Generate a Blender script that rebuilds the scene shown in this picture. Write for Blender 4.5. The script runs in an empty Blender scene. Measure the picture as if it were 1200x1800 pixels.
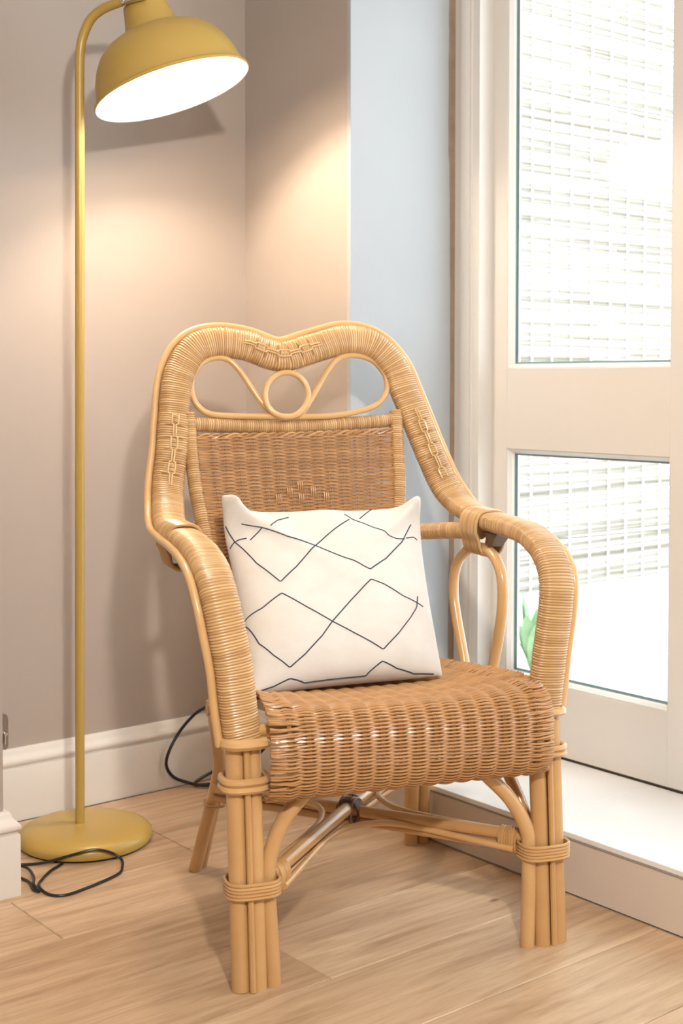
import bpy, math, random
from math import sin, cos, pi, radians, sqrt
from mathutils import Vector as V, Matrix
random.seed(7)
scn = bpy.context.scene
COL = scn.collection

# ---------------------------------------------------------------- camera
YAW, PITCH, CAMH = radians(51.15), radians(2.2), 0.93
cam_d = bpy.data.cameras.new('camera')
cam = bpy.data.objects.new('camera', cam_d); COL.objects.link(cam)
cam.location = (0, 0, CAMH)
cam.rotation_euler = (radians(90) - PITCH, 0, YAW - radians(90))
cam_d.sensor_fit = 'VERTICAL'; cam_d.sensor_height = 36; cam_d.sensor_width = 24
cam_d.lens = 2360 * 36 / 1800
cam_d.shift_y = -(900 - 762) / 1800
cam_d.clip_start = 0.05
cam_d.dof.use_dof = True; cam_d.dof.focus_distance = 2.3; cam_d.dof.aperture_fstop = 6.3
scn.camera = cam

# ---------------------------------------------------------------- world, added lights, exposure
SKY, KEY, FILL, BULB, EXPO = 2.5, 21.0, 5.5, 215.0, 0.97
w = bpy.data.worlds.new('world'); scn.world = w; w.use_nodes = True
w.node_tree.nodes['Background'].inputs[0].default_value = (0.86, 0.94, 1.0, 1)
w.node_tree.nodes['Background'].inputs[1].default_value = SKY
scn.view_settings.view_transform = 'Standard'
scn.view_settings.look = 'None'
scn.view_settings.gamma = 1
scn.view_settings.exposure = EXPO
scn.view_settings.use_curve_mapping = False

def area(name, loc, target, size, energy, color, shape='DISK'):
    l = bpy.data.lights.new(name, 'AREA'); l.shape = shape; l.size = size
    l.energy = energy; l.color = color
    o = bpy.data.objects.new(name, l); COL.objects.link(o); o.location = loc
    o.rotation_euler = (V(target) - V(loc)).to_track_quat('-Z', 'Y').to_euler()
    return o
# unseen key light above right of the camera, and two added overhead fill lights
area('key_light', (0.30, -0.12, 1.80), (1.5, 2.0, 0.6), 0.12, KEY, (1.0, 0.93, 0.84))  # placed so the chair throws its shadow on the back wall
area('fill_light', (0.2, 0.2, 2.44), (0.2, 0.2, 0), 1.3, FILL, (1.0, 0.96, 0.92))
area('fill_light', (-0.8, -1.4, 2.44), (-0.8, -1.4, 0), 1.3, FILL, (1.0, 0.96, 0.92))

# ---------------------------------------------------------------- materials
def new_mat(name):
    m = bpy.data.materials.new(name); m.use_nodes = True
    return m, m.node_tree.nodes, m.node_tree.links, m.node_tree.nodes['Principled BSDF']
def N(nodes, t, **k):
    n = nodes.new(t)
    for a, b in k.items(): setattr(n, a, b)
    return n
def mixc(nodes, links, fac, a, b, mode='MIX'):
    n = nodes.new('ShaderNodeMix'); n.data_type = 'RGBA'; n.blend_type = mode
    for i, v in ((0, fac), (6, a), (7, b)):
        if hasattr(v, 'links'): links.new(v, n.inputs[i])
        elif v is not None:
            n.inputs[i].default_value = v if i == 0 else (*v, 1)
    return n.outputs[2]
def noise(nodes, links, scale, detail=3, vec=None, rough=.5):
    n = nodes.new('ShaderNodeTexNoise'); n.inputs['Scale'].default_value = scale
    n.inputs['Detail'].default_value = detail; n.inputs['Roughness'].default_value = rough
    if vec is not None: links.new(vec, n.inputs['Vector'])
    return n
def mapping(nodes, links, sc, coord='Object'):
    tc = nodes.new('ShaderNodeTexCoord'); mp = nodes.new('ShaderNodeMapping')
    mp.inputs['Scale'].default_value = sc; links.new(tc.outputs[coord], mp.inputs['Vector'])
    return mp
def bump(nodes, links, h, bs, strength, dist=.001):
    b = nodes.new('ShaderNodeBump'); b.inputs['Strength'].default_value = strength
    b.inputs['Distance'].default_value = dist
    links.new(h, b.inputs['Height']); links.new(b.outputs[0], bs.inputs['Normal'])

def paint(name, c, rough=.5, mott=.04, scale=6, bmp=.15, bscale=60):
    m, n, l, b = new_mat(name)
    nz = noise(n, l, scale, 4, mapping(n, l, (1, 1, 1)).outputs[0])
    l.new(mixc(n, l, nz.outputs['Fac'], tuple(x * (1 - mott) for x in c), tuple(min(1, x * (1 + mott)) for x in c)), b.inputs['Base Color'])
    b.inputs['Roughness'].default_value = rough
    if bmp:
        nb = noise(n, l, bscale, 3); bump(n, l, nb.outputs['Fac'], b, bmp, .001)
    return m
def rattan(name, dark, light, rough=.33, coat=.35):
    m, n, l, b = new_mat(name)
    at = n.new('ShaderNodeAttribute'); at.attribute_name = 'tone'
    c1 = mixc(n, l, at.outputs['Fac'], dark, light)
    nz = noise(n, l, 14, 4, mapping(n, l, (1, 1, 1)).outputs[0], .6)
    c2 = mixc(n, l, nz.outputs['Fac'], (.86, .80, .72), (1.1, 1.1, 1.1))
    c3 = mixc(n, l, 1.0, c1, c2, 'MULTIPLY')
    l.new(c3, b.inputs['Base Color'])
    b.inputs['Roughness'].default_value = rough
    b.inputs['Coat Weight'].default_value = coat; b.inputs['Coat Roughness'].default_value = .18
    return m

M = {}
M['wall_taupe'] = paint('wall_taupe', (.44, .385, .345), .6)
M['wall_pale'] = paint('wall_pale', (.44, .475, .51), .6, .06, 4)
M['ceiling'] = paint('ceiling_white', (.82, .80, .77), .7)
M['gloss_white'] = paint('gloss_white', (.80, .765, .72), .28, .02, 8, .05, 30)
M['door_paint'] = paint('door_paint', (.74, .71, .67), .35, .02, 5, .06, 40)
M['trim_paint'] = paint('trim_paint', (.72, .70, .67), .35, .03, 7, .1, 40)
M['tile'] = paint('white_tile', (.86, .86, .86), .22, .02, 3, 0)
M['riser'] = paint('riser_paint', (.68, .60, .53), .5, .06, 5)
M['grout'] = paint('grout', (.35, .31, .27), .8)
M['gap_dark'] = paint('dark_gap', (.03, .025, .02), .9)
M['plaster_shadow'] = paint('plaster_shadow', (.30, .22, .165), .9, .25, 40)
M['mustard'] = paint('mustard_enamel', (.50, .335, .085), .32, .01, 3, 0)
M['shade_in'] = paint('white_enamel', (.9, .88, .84), .5, 0, 3, 0)
M['cable'] = paint('black_rubber', (.012, .012, .013), .35, 0, 3, 0)
M['edge_reflection'] = paint('teal_edge_reflection', (.28, .40, .42), .4, .1, 20, 0)
M['stitch'] = paint('navy_thread', (.03, .045, .07), .8, .2, 200, 0)
M['leaf'] = paint('leaf', (.26, .40, .20), .5, .3, 30, 0)
M['stone_out'] = paint('pale_paving', (.70, .70, .68), .8, .12, 5)
M['render_out'] = paint('white_render', (.82, .82, .80), .8, .05, 5)
M['cane'] = rattan('cane', (.44, .225, .08), (.72, .47, .225), .30, .4)
M['wrap'] = rattan('wrap_cane', (.40, .215, .08), (.74, .51, .265), .34, .35)
M['weft'] = rattan('weft_cane', (.28, .13, .045), (.66, .375, .165), .36, .3)
M['dark_binding'] = rattan('dark_binding', (.09, .05, .03), (.20, .12, .07), .4, .2)
m, n, l, b = new_mat('chrome'); b.inputs['Base Color'].default_value = (.75, .76, .78, 1); b.inputs['Metallic'].default_value = 1; b.inputs['Roughness'].default_value = .15; M['chrome'] = m
m, n, l, b = new_mat('steel'); b.inputs['Base Color'].default_value = (.42, .42, .43, 1); b.inputs['Metallic'].default_value = 1; b.inputs['Roughness'].default_value = .35; M['steel'] = m
# bulb
m, n, l, b = new_mat('bulb_glow'); b.inputs['Base Color'].default_value = (1, 1, 1, 1)
b.inputs['Emission Color'].default_value = (1, .80, .59, 1); b.inputs['Emission Strength'].default_value = BULB; M['bulb'] = m
# clear glazing: fresnel mix of see-through and mirror
m, n, l, b = new_mat('glazing'); n.remove(b)
tr = n.new('ShaderNodeBsdfTransparent'); tr.inputs[0].default_value = (.975, .985, .98, 1)
gl = n.new('ShaderNodeBsdfGlossy'); gl.inputs['Roughness'].default_value = .01
lw_ = n.new('ShaderNodeLayerWeight'); pw = N(n, 'ShaderNodeMath', operation='POWER'); pw.inputs[1].default_value = 4
l.new(lw_.outputs['Facing'], pw.inputs[0]); fr = N(n, 'ShaderNodeMath', operation='MULTIPLY_ADD'); fr.inputs[1].default_value = .7; fr.inputs[2].default_value = .035
l.new(pw.outputs[0], fr.inputs[0])
ms = n.new('ShaderNodeMixShader'); l.new(fr.outputs[0], ms.inputs[0]); l.new(tr.outputs[0], ms.inputs[1]); l.new(gl.outputs[0], ms.inputs[2])
l.new(ms.outputs[0], n['Material Output'].inputs['Surface']); M['glass'] = m
# cushion cloth
m, n, l, b = new_mat('cushion_cloth')
nz = noise(n, l, 9, 4); l.new(mixc(n, l, nz.outputs['Fac'], (.60, .55, .50), (.72, .68, .635)), b.inputs['Base Color'])
b.inputs['Roughness'].default_value = .85; b.inputs['Sheen Weight'].default_value = .35
nb = noise(n, l, 500, 2); bump(n, l, nb.outputs['Fac'], b, .35, .001); M['cloth'] = m
# reeds
m, n, l, b = new_mat('reed')
at = n.new('ShaderNodeAttribute'); at.attribute_name = 'tone'
l.new(mixc(n, l, at.outputs['Fac'], (.235, .205, .16), (.45, .415, .355)), b.inputs['Base Color']); b.inputs['Roughness'].default_value = .7; M['reed'] = m
# oak
m, n, l, b = new_mat('oak')
oi = n.new('ShaderNodeObjectInfo')
tc = n.new('ShaderNodeTexCoord')
add = N(n, 'ShaderNodeVectorMath', operation='ADD')
cmb = n.new('ShaderNodeCombineXYZ'); mul = N(n, 'ShaderNodeMath', operation='MULTIPLY'); mul.inputs[1].default_value = 37
l.new(oi.outputs['Random'], mul.inputs[0])
for i in range(3): l.new(mul.outputs[0], cmb.inputs[i])
l.new(tc.outputs['Object'], add.inputs[0]); l.new(cmb.outputs[0], add.inputs[1])
mp = n.new('ShaderNodeMapping'); mp.inputs['Scale'].default_value = (1.6, 16, 1); l.new(add.outputs[0], mp.inputs['Vector'])
n1 = noise(n, l, 2.2, 6, mp.outputs[0], .62); n1.inputs['Distortion'].default_value = .8
mp2 = n.new('ShaderNodeMapping'); mp2.inputs['Scale'].default_value = (6, 130, 1); l.new(add.outputs[0], mp2.inputs['Vector'])
n2 = noise(n, l, 2.5, 4, mp2.outputs[0], .6)
cr = n.new('ShaderNodeValToRGB'); e = cr.color_ramp
e.elements[0].position = .28; e.elements[0].color = (.40, .255, .145, 1)
e.elements[1].position = .72; e.elements[1].color = (.70, .53, .355, 1)
l.new(n1.outputs['Fac'], cr.inputs[0])
g = mixc(n, l, n2.outputs['Fac'], (.80, .76, .72), (1.12, 1.12, 1.12))
c = mixc(n, l, 1.0, cr.outputs[0], g, 'MULTIPLY')
pr = mixc(n, l, oi.outputs['Random'], (.90, .86, .82), (1.12, 1.12, 1.14))
c = mixc(n, l, 1.0, c, pr, 'MULTIPLY')
mp3 = n.new('ShaderNodeMapping'); mp3.inputs['Scale'].default_value = (2.2, 4.5, 1); l.new(add.outputs[0], mp3.inputs['Vector'])
vo = n.new('ShaderNodeTexVoronoi'); vo.inputs['Scale'].default_value = 1.5; l.new(mp3.outputs[0], vo.inputs['Vector'])
ck = n.new('ShaderNodeValToRGB'); ck.color_ramp.elements[0].color = (.30, .2, .13, 1); ck.color_ramp.elements[1].color = (1, 1, 1, 1)
ck.color_ramp.elements[0].position = .015; ck.color_ramp.elements[1].position = .055
l.new(vo.outputs['Distance'], ck.inputs[0])
c = mixc(n, l, 1.0, c, ck.outputs[0], 'MULTIPLY')
l.new(c, b.inputs['Base Color']); b.inputs['Roughness'].default_value = .42
bump(n, l, n2.outputs['Fac'], b, .12, .001); M['oak'] = m

# ---------------------------------------------------------------- geometry helpers
class MB:
    def __init__(s): s.v = []; s.f = []; s.t = []
    def add(s, verts, faces, tone=.5):
        o = len(s.v); s.v += [tuple(p) for p in verts]
        s.t += ([tone] * len(verts)) if not isinstance(tone, list) else tone
        s.f += [tuple(i + o for i in f) for f in faces]
    def box(s, x0, x1, y0, y1, z0, z1, bev=0, tone=.5):
        if x0 > x1: x0, x1 = x1, x0
        if y0 > y1: y0, y1 = y1, y0
        e = min(bev, (x1-x0)/3, (y1-y0)/3, (z1-z0)/3)
        if e <= 0:
            vs = [(x, y, z) for z in (z0, z1) for x, y in ((x0, y0), (x1, y0), (x1, y1), (x0, y1))]
            fs = [(3, 2, 1, 0), (4, 5, 6, 7), (0, 1, 5, 4), (1, 2, 6, 5), (2, 3, 7, 6), (3, 0, 4, 7)]
            s.add(vs, fs, tone); return
        def ring(z, d):
            a, b_, c_, d_ = x0+d, x1-d, y0+d, y1-d; k = e
            if d > 0: return [(a, c_, z), (b_, c_, z), (b_, d_, z), (a, d_, z)]
            return [(x0, y0, z), (x1, y0, z), (x1, y1, z), (x0, y1, z)]
        rs = [ring(z0, e), ring(z0+e, 0), ring(z1-e, 0), ring(z1, e)]
        vs = sum(rs, []); fs = [(3, 2, 1, 0), (12, 13, 14, 15)]
        for r in range(3):
            for i in range(4):
                j = (i+1) % 4; fs.append((r*4+i, r*4+j, r*4+4+j, r*4+4+i))
        s.add(vs, fs, tone)
    def prism(s, prof, axis, a0, a1):
        """prof: closed list of 2D points; axis 0: extruded along x (prof = y,z); 1: along y (prof = x,z)"""
        n_ = len(prof)
        f = (lambda a, p: (a, p[0], p[1])) if axis == 0 else (lambda a, p: (p[0], a, p[1]))
        vs = [f(a0, p) for p in prof] + [f(a1, p) for p in prof]
        fs = [(i, (i+1) % n_, n_+(i+1) % n_, n_+i) for i in range(n_)] + [tuple(range(n_))[::-1], tuple(range(n_, 2*n_))]
        s.add(vs, fs)
    def tube(s, pts, r, seg=10, closed=False, tone=.5, flat=None, up=None, caps=True):
        pts = [V(p) for p in pts]; n_ = len(pts)
        rr = r if isinstance(r, (list, tuple)) else [r] * n_
        T = []
        for i in range(n_):
            a = pts[(i-1) % n_] if (closed or i > 0) else pts[i]
            b_ = pts[(i+1) % n_] if (closed or i < n_-1) else pts[i]
            T.append((b_-a).normalized())
        u = V(up) if up else (V((0, 0, 1)) if abs(T[0].z) < .9 else V((1, 0, 0)))
        Nn = (u - T[0]*u.dot(T[0])).normalized(); fr_ = []
        for i in range(n_):
            if up is not None and i: Nn = V(up)
            Nn = (Nn - T[i]*Nn.dot(T[i])).normalized(); fr_.append((Nn.copy(), T[i].cross(Nn)))
        fl = flat or 1.0
        vs = []
        for i in range(n_):
            a, b_ = fr_[i]
            for k in range(seg):
                t = 2*pi*k/seg
                vs.append(pts[i] + a*(cos(t)*rr[i]*fl) + b_*(sin(t)*rr[i]))
        fs = []
        for i in range(n_ if closed else n_-1):
            j = (i+1) % n_
            for k in range(seg):
                q = (k+1) % seg; fs.append((i*seg+k, i*seg+q, j*seg+q, j*seg+k))
        if not closed and caps:
            fs.append(tuple(range(seg))[::-1]); fs.append(tuple(range((n_-1)*seg, n_*seg)))
        s.add(vs, fs, tone)
    def lathe(s, prof, seg=48, mat=None):
        vs = []; fs = []; n_ = len(prof)
        for r, z in prof:
            for k in range(seg):
                t = 2*pi*k/seg; vs.append((r*cos(t), r*sin(t), z))
        for i in range(n_-1):
            for k in range(seg):
                q = (k+1) % seg; fs.append((i*seg+k, i*seg+q, (i+1)*seg+q, (i+1)*seg+k))
        if mat is not None: vs = [mat @ V(p) for p in vs]
        s.add(vs, fs)
    def build(s, name, material, parent=None, smooth=True, kind=None, mesh_only=False):
        me = bpy.data.meshes.new(name); me.from_pydata(s.v, [], s.f)
        at_ = me.attributes.new('tone', 'FLOAT', 'POINT'); at_.data.foreach_set('value', s.t)
        me.materials.append(M[material] if isinstance(material, str) else material)
        if smooth:
            me.polygons.foreach_set('use_smooth', [True]*len(me.polygons))
            me.set_sharp_from_angle(angle=radians(38))
        me.update()
        o = bpy.data.objects.new(name, me); COL.objects.link(o)
        if parent is not None: o.parent = parent
        if kind: o['kind'] = kind
        return o
def empty(name, loc=(0, 0, 0), rz=0):
    o = bpy.data.objects.new(name, None); COL.objects.link(o); o.location = loc; o.rotation_euler = (0, 0, rz)
    o.empty_display_size = .1
    return o
def tag(o, label, cat, group=None):
    o['label'] = label; o['category'] = cat
    if group: o['group'] = group
    return o
def smooth_path(pts, sub=6, closed=False):
    """Catmull-Rom through tuples of any length"""
    n_ = len(pts); out = []
    P = lambda i: pts[i % n_] if closed else pts[max(0, min(n_-1, i))]
    for i in range(n_ if closed else n_-1):
        a, b_, c_, d_ = P(i-1), P(i), P(i+1), P(i+2)
        for k in range(sub):
            t = k/sub
            out.append(tuple(.5*((2*b_[j]) + (-a[j]+c_[j])*t + (2*a[j]-5*b_[j]+4*c_[j]-d_[j])*t*t + (-a[j]+3*b_[j]-3*c_[j]+d_[j])*t**3) for j in range(len(b_))))
    if not closed: out.append(tuple(pts[-1]))
    return out
def resample(pts, step):
    """even arclength on first three coords; returns pts"""
    L = [0]
    for a, b_ in zip(pts, pts[1:]): L.append(L[-1] + (V(a[:3])-V(b_[:3])).length)
    n_ = max(2, int(L[-1]/step)+1); out = []; j = 0
    for i in range(n_):
        s_ = L[-1]*i/(n_-1)
        while j < len(L)-2 and L[j+1] < s_: j += 1
        t = (s_-L[j])/max(1e-9, L[j+1]-L[j])
        out.append(tuple(a+(b_-a)*t for a, b_ in zip(pts[j], pts[j+1])))
    return out, L[-1]

# ---------------------------------------------------------------- room shell
UB, VA, VC, UD, ST = 1.831, 2.636, 2.242, 2.18, 0.113      # wall planes found from the photograph
CEIL = 2.5
def wall(name, boxes, mat, smooth=False):
    mb = MB()
    for bx_ in boxes: mb.box(*bx_)
    return mb.build(name, mat, None, smooth, 'structure')
wall('wall_back', [(.9, 2.0, VA, VA+.12, -.02, CEIL)], 'wall_taupe')
# chimney-like pier: its left face is the narrow warm wall, its camera-side face the cool reveal
m_ = MB(); m_.box(UB, UB+.06, VC+.012, VA+.12, -.02, CEIL); m_.build('wall_right', 'wall_taupe', None, False, 'structure')
m_ = MB(); m_.box(UB, 2.30, VC, VC+.012, ST, CEIL); m_.box(UB+.06, 2.30, VC+.012, VA+.12, -.10, CEIL)
reveal_o = m_.build('wall_reveal', 'wall_pale', None, False, 'structure')
wall('wall_left', [(-2.2, 1.031, 2.256, VA+.12, 0, CEIL), (-2.32, -2.2, -2.6, VA+.12, 0, CEIL)], 'wall_taupe')
wall('wall_front', [(-2.32, 2.4, -2.72, -2.6, 0, CEIL)], 'ceiling')
wall('wall_door_side', [(UD-.05, 2.30, -2.6, -.10, 0, CEIL), (UD-.05, 2.30, -.10, VC, 2.12, CEIL)], 'ceiling')
wall('ceiling', [(-2.32, 2.4, -2.72, VA+.12, CEIL, CEIL+.1)], 'ceiling')

# floor: oak boards
fl = MB(); fl.box(-2.3, UB+.05, -2.7, VA+.1, -.06, -.012)
floor_o = fl.build('floor', 'gap_dark', None, False, 'structure')
rows = [2.615 - .2*i for i in range(27)]
for j, v1 in enumerate(rows):
    v0 = max(-2.6, v1-.2); 
    if v1 - v0 < .02: continue
    u = -2.2 + random.random()*.9
    cuts = [-2.2]
    if j == 2: cuts += [-.6, 1.025]
    elif j == 0: cuts += [-.9, .35]
    elif j == 1: cuts += [-.35, 1.42]
    elif j == 3: cuts += [-1.1, .62]
    elif j == 4: cuts += [-.3, 1.28]
    elif j == 5: cuts += [-1.3, .42]
    else:
        while u < UB-.5: cuts.append(u); u += 1.2+random.random()*.7
    cuts.append(UB)
    cuts = sorted(set(cuts))
    for a, b_ in zip(cuts, cuts[1:]):
        p = MB(); p.box(a+.0006, b_-.0006, v0+.0009, v1-.0009, -.012, 0, .0014)
        p.build('floorboard', 'oak', floor_o)

# skirting boards: torus/ogee profile, thickness outwards
def skirt_profile(h=.153, t=.018):
    p = [(0, 0), (t, 0), (t, .110), (t-.001, .113), (t-.005, .1145), (t-.005, .117), (t-.001, .119), (t+.001, .123), (t+.001, .128),
         (t-.001, .132), (t-.006, .138), (t-.009, .143), (t-.0095, .148), (t-.012, h-.001), (t-.015, h), (0, h)]
    return p
def skirt(name, axis, a0, a1, plane, sign):
    mb = MB(); mb.prism([(plane+sign*x, z) for x, z in skirt_profile()], axis, a0, a1)
    g_ = mb.build(name, 'gloss_white', None, True, 'structure')
    return g_
skirt('baseboard_back', 0, 1.031, UB, VA, -1)
skirt('baseboard_right', 1, VC, VA-.018, UB, -1)
# returning skirting on the projecting wall end, heavier, with a mitred corner
mb = MB()
pr_ = [(x*1.25, z*1.0) for x, z in skirt_profile()]
mb2 = []
for (ax, sgn) in ((0, 1),):
    pts_a = [(-.6, 2.256-x, z) for x, z in pr_]
    pts_b = [(1.031+x, 2.256-x, z) for x, z in pr_]
    pts_c = [(1.031+x, VA-.02, z) for x, z in pr_]
    n_ = len(pr_); vs = pts_a+pts_b+pts_c
    fs = [(k*n_+i, k*n_+(i+1) % n_, (k+1)*n_+(i+1) % n_, (k+1)*n_+i) for k in range(2) for i in range(n_)] + [tuple(range(n_)), tuple(range(2*n_, 3*n_))[::-1]]
    mb.add(vs, fs)
mb.build('baseboard_left', 'gloss_white', None, True, 'structure')
# thin dark shadow gap below the skirting
# step under the glazed doors
st = MB(); st.box(UB+.004, 2.30, -2.6, VC, -.10, ST-.014)
step = st.build('step', 'riser', None, False, 'structure')
# riser facing panel and tiles
rp = MB(); rp.box(UB, UB+.004, -.12, VC, .002, ST-.0125, .001); rp.build('riser_panel', 'riser', step)
ed = MB(); ed.box(UB-.0015, UB+.006, -.12, VC, ST-.0125, ST-.010); ed.build('edge_strip', 'grout', step)
tiles_v = [VC, 1.700, 1.25, .80, .35, -.12]
for a, b_ in zip(tiles_v, tiles_v[1:]):
    t_ = MB(); t_.box(UB, 2.178, b_+.0008, a-.0008, ST-.010, ST, .001); t_.build('tile', 'tile', step)

# door frame (architrave) between the reveal and the first leaf
fp = MB()
prof = [(2.136, VC), (2.136, 2.226), (2.134, 2.222), (2.1325, 2.214), (2.132, 2.204), (2.1335, 2.196), (2.137, 2.192), (2.137, 2.189), (2.133, 2.187), (2.133, 2.184), (2.137, 2.182), (2.138, 2.1625), (2.190, 2.162), (2.190, 2.170), (2.24, 2.170), (2.24, VC)]
n_ = len(prof)
vs = [(x, y, ST) for x, y in prof] + [(x, y, 2.12) for x, y in prof]
fs = [(i, (i+1) % n_, n_+(i+1) % n_, n_+i) for i in range(n_)] + [tuple(range(n_))[::-1], tuple(range(n_, 2*n_))]
fp.add(vs, fs); fp.build('trim_1', 'trim_paint', None, True, 'structure')

# uneven plaster edge beside the frame, trim's side shadow put into its brown colour
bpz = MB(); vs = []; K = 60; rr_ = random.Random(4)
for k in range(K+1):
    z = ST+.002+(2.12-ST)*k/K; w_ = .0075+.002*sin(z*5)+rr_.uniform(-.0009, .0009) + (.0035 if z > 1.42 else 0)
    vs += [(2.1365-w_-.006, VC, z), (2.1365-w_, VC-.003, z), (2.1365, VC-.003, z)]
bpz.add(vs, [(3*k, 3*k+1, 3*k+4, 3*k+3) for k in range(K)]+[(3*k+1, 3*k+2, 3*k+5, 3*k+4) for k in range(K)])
bpz.build('plaster_shadow_edge', 'plaster_shadow', reveal_o)

# glazed leaves. local helper builds one leaf spanning v1 (far) .. v0 (near)
def leaf(name, v1, v0):
    root = empty(name); root['kind'] = 'structure'
    U0, U1, zb, zt = UD, UD+.044, ST+.004, 2.11
    sw = .074
    gl_v1, gl_v0 = v1-sw, v0+sw
    for a, b_ in ((v1, gl_v1), (gl_v0, v0)):
        q = MB(); q.box(U0, U1, b_, a, zb, zt, .0015); q.build('stile', 'door_paint', root)
    for z0, z1 in ((zb, .269), (.780, .960), (1.98, zt)):
        q = MB(); q.box(U0+.0003, U1, gl_v0+.0004, gl_v1-.0004, z0, z1, .001); q.build('rail', 'door_paint', root)
    for z0, z1 in ((.269, .780), (.960, 1.98)):
        pn = MB(); pn.box(U0+.018, U0+.022, gl_v0+.002, gl_v1-.002, z0+.002, z1-.002); p_ = pn.build('glass_pane', 'glass', root, False)
        # glazing bead: mitred chamfer around the opening
        bd = MB(); w_ = .013
        o4 = [(gl_v0, z0), (gl_v1, z0), (gl_v1, z1), (gl_v0, z1)]
        def loop(u_, d): return [(u_, o4[0][0]+d, o4[0][1]+d), (u_, o4[1][0]-d, o4[1][1]+d), (u_, o4[2][0]-d, o4[2][1]-d), (u_, o4[3][0]+d, o4[3][1]-d)]
        rings = [loop(U0+.001, .0003), loop(U0+.0015, .002), loop(U0+.011, .0085), loop(U0+.0155, w_-.003), loop(U0+.0175, w_-.003)]
        vs = sum(rings, []); fs = []
        for r_ in range(len(rings)-1):
            for i in range(4):
                j = (i+1) % 4; fs.append((r_*4+i, r_*4+j, r_*4+4+j, r_*4+4+i))
        bd.add(vs, fs); bd.build('glazing_bead', 'trim_paint', root, False)
        gk = MB(); d0, d1 = w_-.003, w_-.0005  # teal strips paint in the reflection along the glass edge
        a_ = loop(U0+.0172, d0); b2 = loop(U0+.0172, d1); vs = a_+b2
        gk.add(vs, [(i, (i+1) % 4, 4+(i+1) % 4, 4+i) for i in range(4)])
        a_ = loop(U0+.0228, .001); b2 = loop(U0+.0228, d1+.002); gk.add(a_+b2, [(i, (i+1) % 4, 4+(i+1) % 4, 4+i) for i in range(4)])
        gk.build('edge_reflection', 'edge_reflection', root, False)
    return root
leaf('door_1', 2.192-.002, 1.592)
leaf('door_2', 1.588, .99)
leaf('door_3', .986, .388)
leaf('door_4', .384, -.095)
q = MB(); q.box(2.215, 2.26, -.12, VC-.08, ST-.10, ST+.004); q.build('trim_2', 'trim_paint', None, False, 'structure')

# metal catch on the wall end at the far left
ct = MB()
cpts = [(0, -.026), (.006, -.033), (.012, -.026), (.012, .024), (.006, .031), (0, .024)]
root = empty('wall_catch', (1.031, 2.262, .297)); tag(root, 'small grey metal catch at the far left edge, just above the white skirting', 'catch')
vs = []; fs = []
ol = [(.0, -.030), (.007, -.034), (.0115, -.030), (.0125, -.022), (.0125, .024), (.010, .030), (.0, .032)]
n_ = len(ol); vs = [(x, .012, z) for x, z in ol] + [(x, -.003, z) for x, z in ol]
ct.add(vs, [(i, (i+1) % n_, n_+(i+1) % n_, n_+i) for i in range(n_)] + [tuple(range(n_))[::-1], tuple(range(n_, 2*n_))])
ct.build('plate', 'steel', root)
ct = MB(); ct.tube([(.006, -.004, -.004), (.006, -.008, -.004)], .0035, 12); ct.tube([(.005, -.006, -.006), (.005, -.006, -.022)], .002, 8); ct.build('bolt', 'chrome', root)

# ---------------------------------------------------------------- outside: paving, low wall, reed screen, plants
q = MB(); q.box(2.30, 6.5, -1.5, 5.2, -.16, -.10); q.build('ground', 'stone_out', None, False, 'structure')
VF = 3.60
lw = MB(); lw.box(2.6, 6.3, VF, VF+.16, -.10, .098, .006)
tag(lw.build('garden_wall', 'render_out'), 'low white rendered garden wall below the reed screen outside', 'wall')
scr = empty('reed_screen', (2.6, VF+.05, .10)); tag(scr, 'pale reed screen fence standing outside beyond the glazed door', 'fence')
rd = MB(); z = .006; W_ = 3.6
while z < 2.75:
    r_ = .0062 + random.random()*.0028
    k0 = 0.0; tn = random.random()**.45
    nseg = 10; ph = random.random()*6
    pts = [(W_*i/nseg, .004*sin(ph+i*.9)+random.uniform(-.002, .002), z+.0035*sin(ph*2+i*.7)+random.uniform(-.0015, .0015)) for i in range(nseg+1)]
    if random.random() < .25:                      # reed broken into two lengths of different tone
        c_ = random.randint(3, 7)
        rd.tube(pts[:c_+1], r_, 6, tone=tn); rd.tube([(p[0]+.01, p[1], p[2]) for p in pts[c_:]], r_*.9, 6, tone=random.random())
    else: rd.tube(pts, r_, 6, tone=tn)
    z += r_*2*1.0 + random.random()**3*.006
rd.build('reeds', 'reed', scr, kind='stuff')
x = .12
while x < W_:
    q = MB(); q.tube([(x, -.014, .002), (x+.003, -.013, .9), (x-.002, -.014, 1.8), (x, -.014, 2.75)], .0035, 6); q.build('tie_wire', 'render_out', scr)
    x += .115 + random.uniform(-.008, .008)
for x in (.02, 3.5):
    q = MB(); q.box(x, x+.05, .012, .06, 0, 2.8, .003); q.build('post', 'render_out', scr)

def plant(loc, h, nl, spread, label, group=None, seed=1):
    rnd = random.Random(seed)
    r_ = empty('garden_plant', loc); tag(r_, label, 'plant', group)
    for i in range(nl):
        a = rnd.random()*2*pi; t = .25+.75*rnd.random()
        base = V((0, 0, 0)); top = V((cos(a)*spread*t, sin(a)*spread*t, h*(.45+.55*rnd.random())))
        side = V((-sin(a), cos(a), 0)); q = MB(); vs = []; K = 5; wd = (.012+.01*rnd.random())*h/.25
        for k in range(K+1):
            s_ = k/K; p = base.lerp(top, s_) + V((0, 0, -h*.18*s_*s_)); ww = wd*sin(pi*min(1, s_*.93+.05))**.7
            vs += [p-side*ww, p+V((0, 0, .25*ww)), p+side*ww]
        fs = []
        for k in range(K): fs += [(k*3, k*3+1, k*3+4, k*3+3), (k*3+1, k*3+2, k*3+5, k*3+4)]
        q.add(vs, fs); q.build('leaf', 'leaf', r_)
plant((3.50, 3.26, -.10), .34, 14, .12, 'leafy green plant outside, leftmost, seen just inside the lower pane edge', seed=3)
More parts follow.
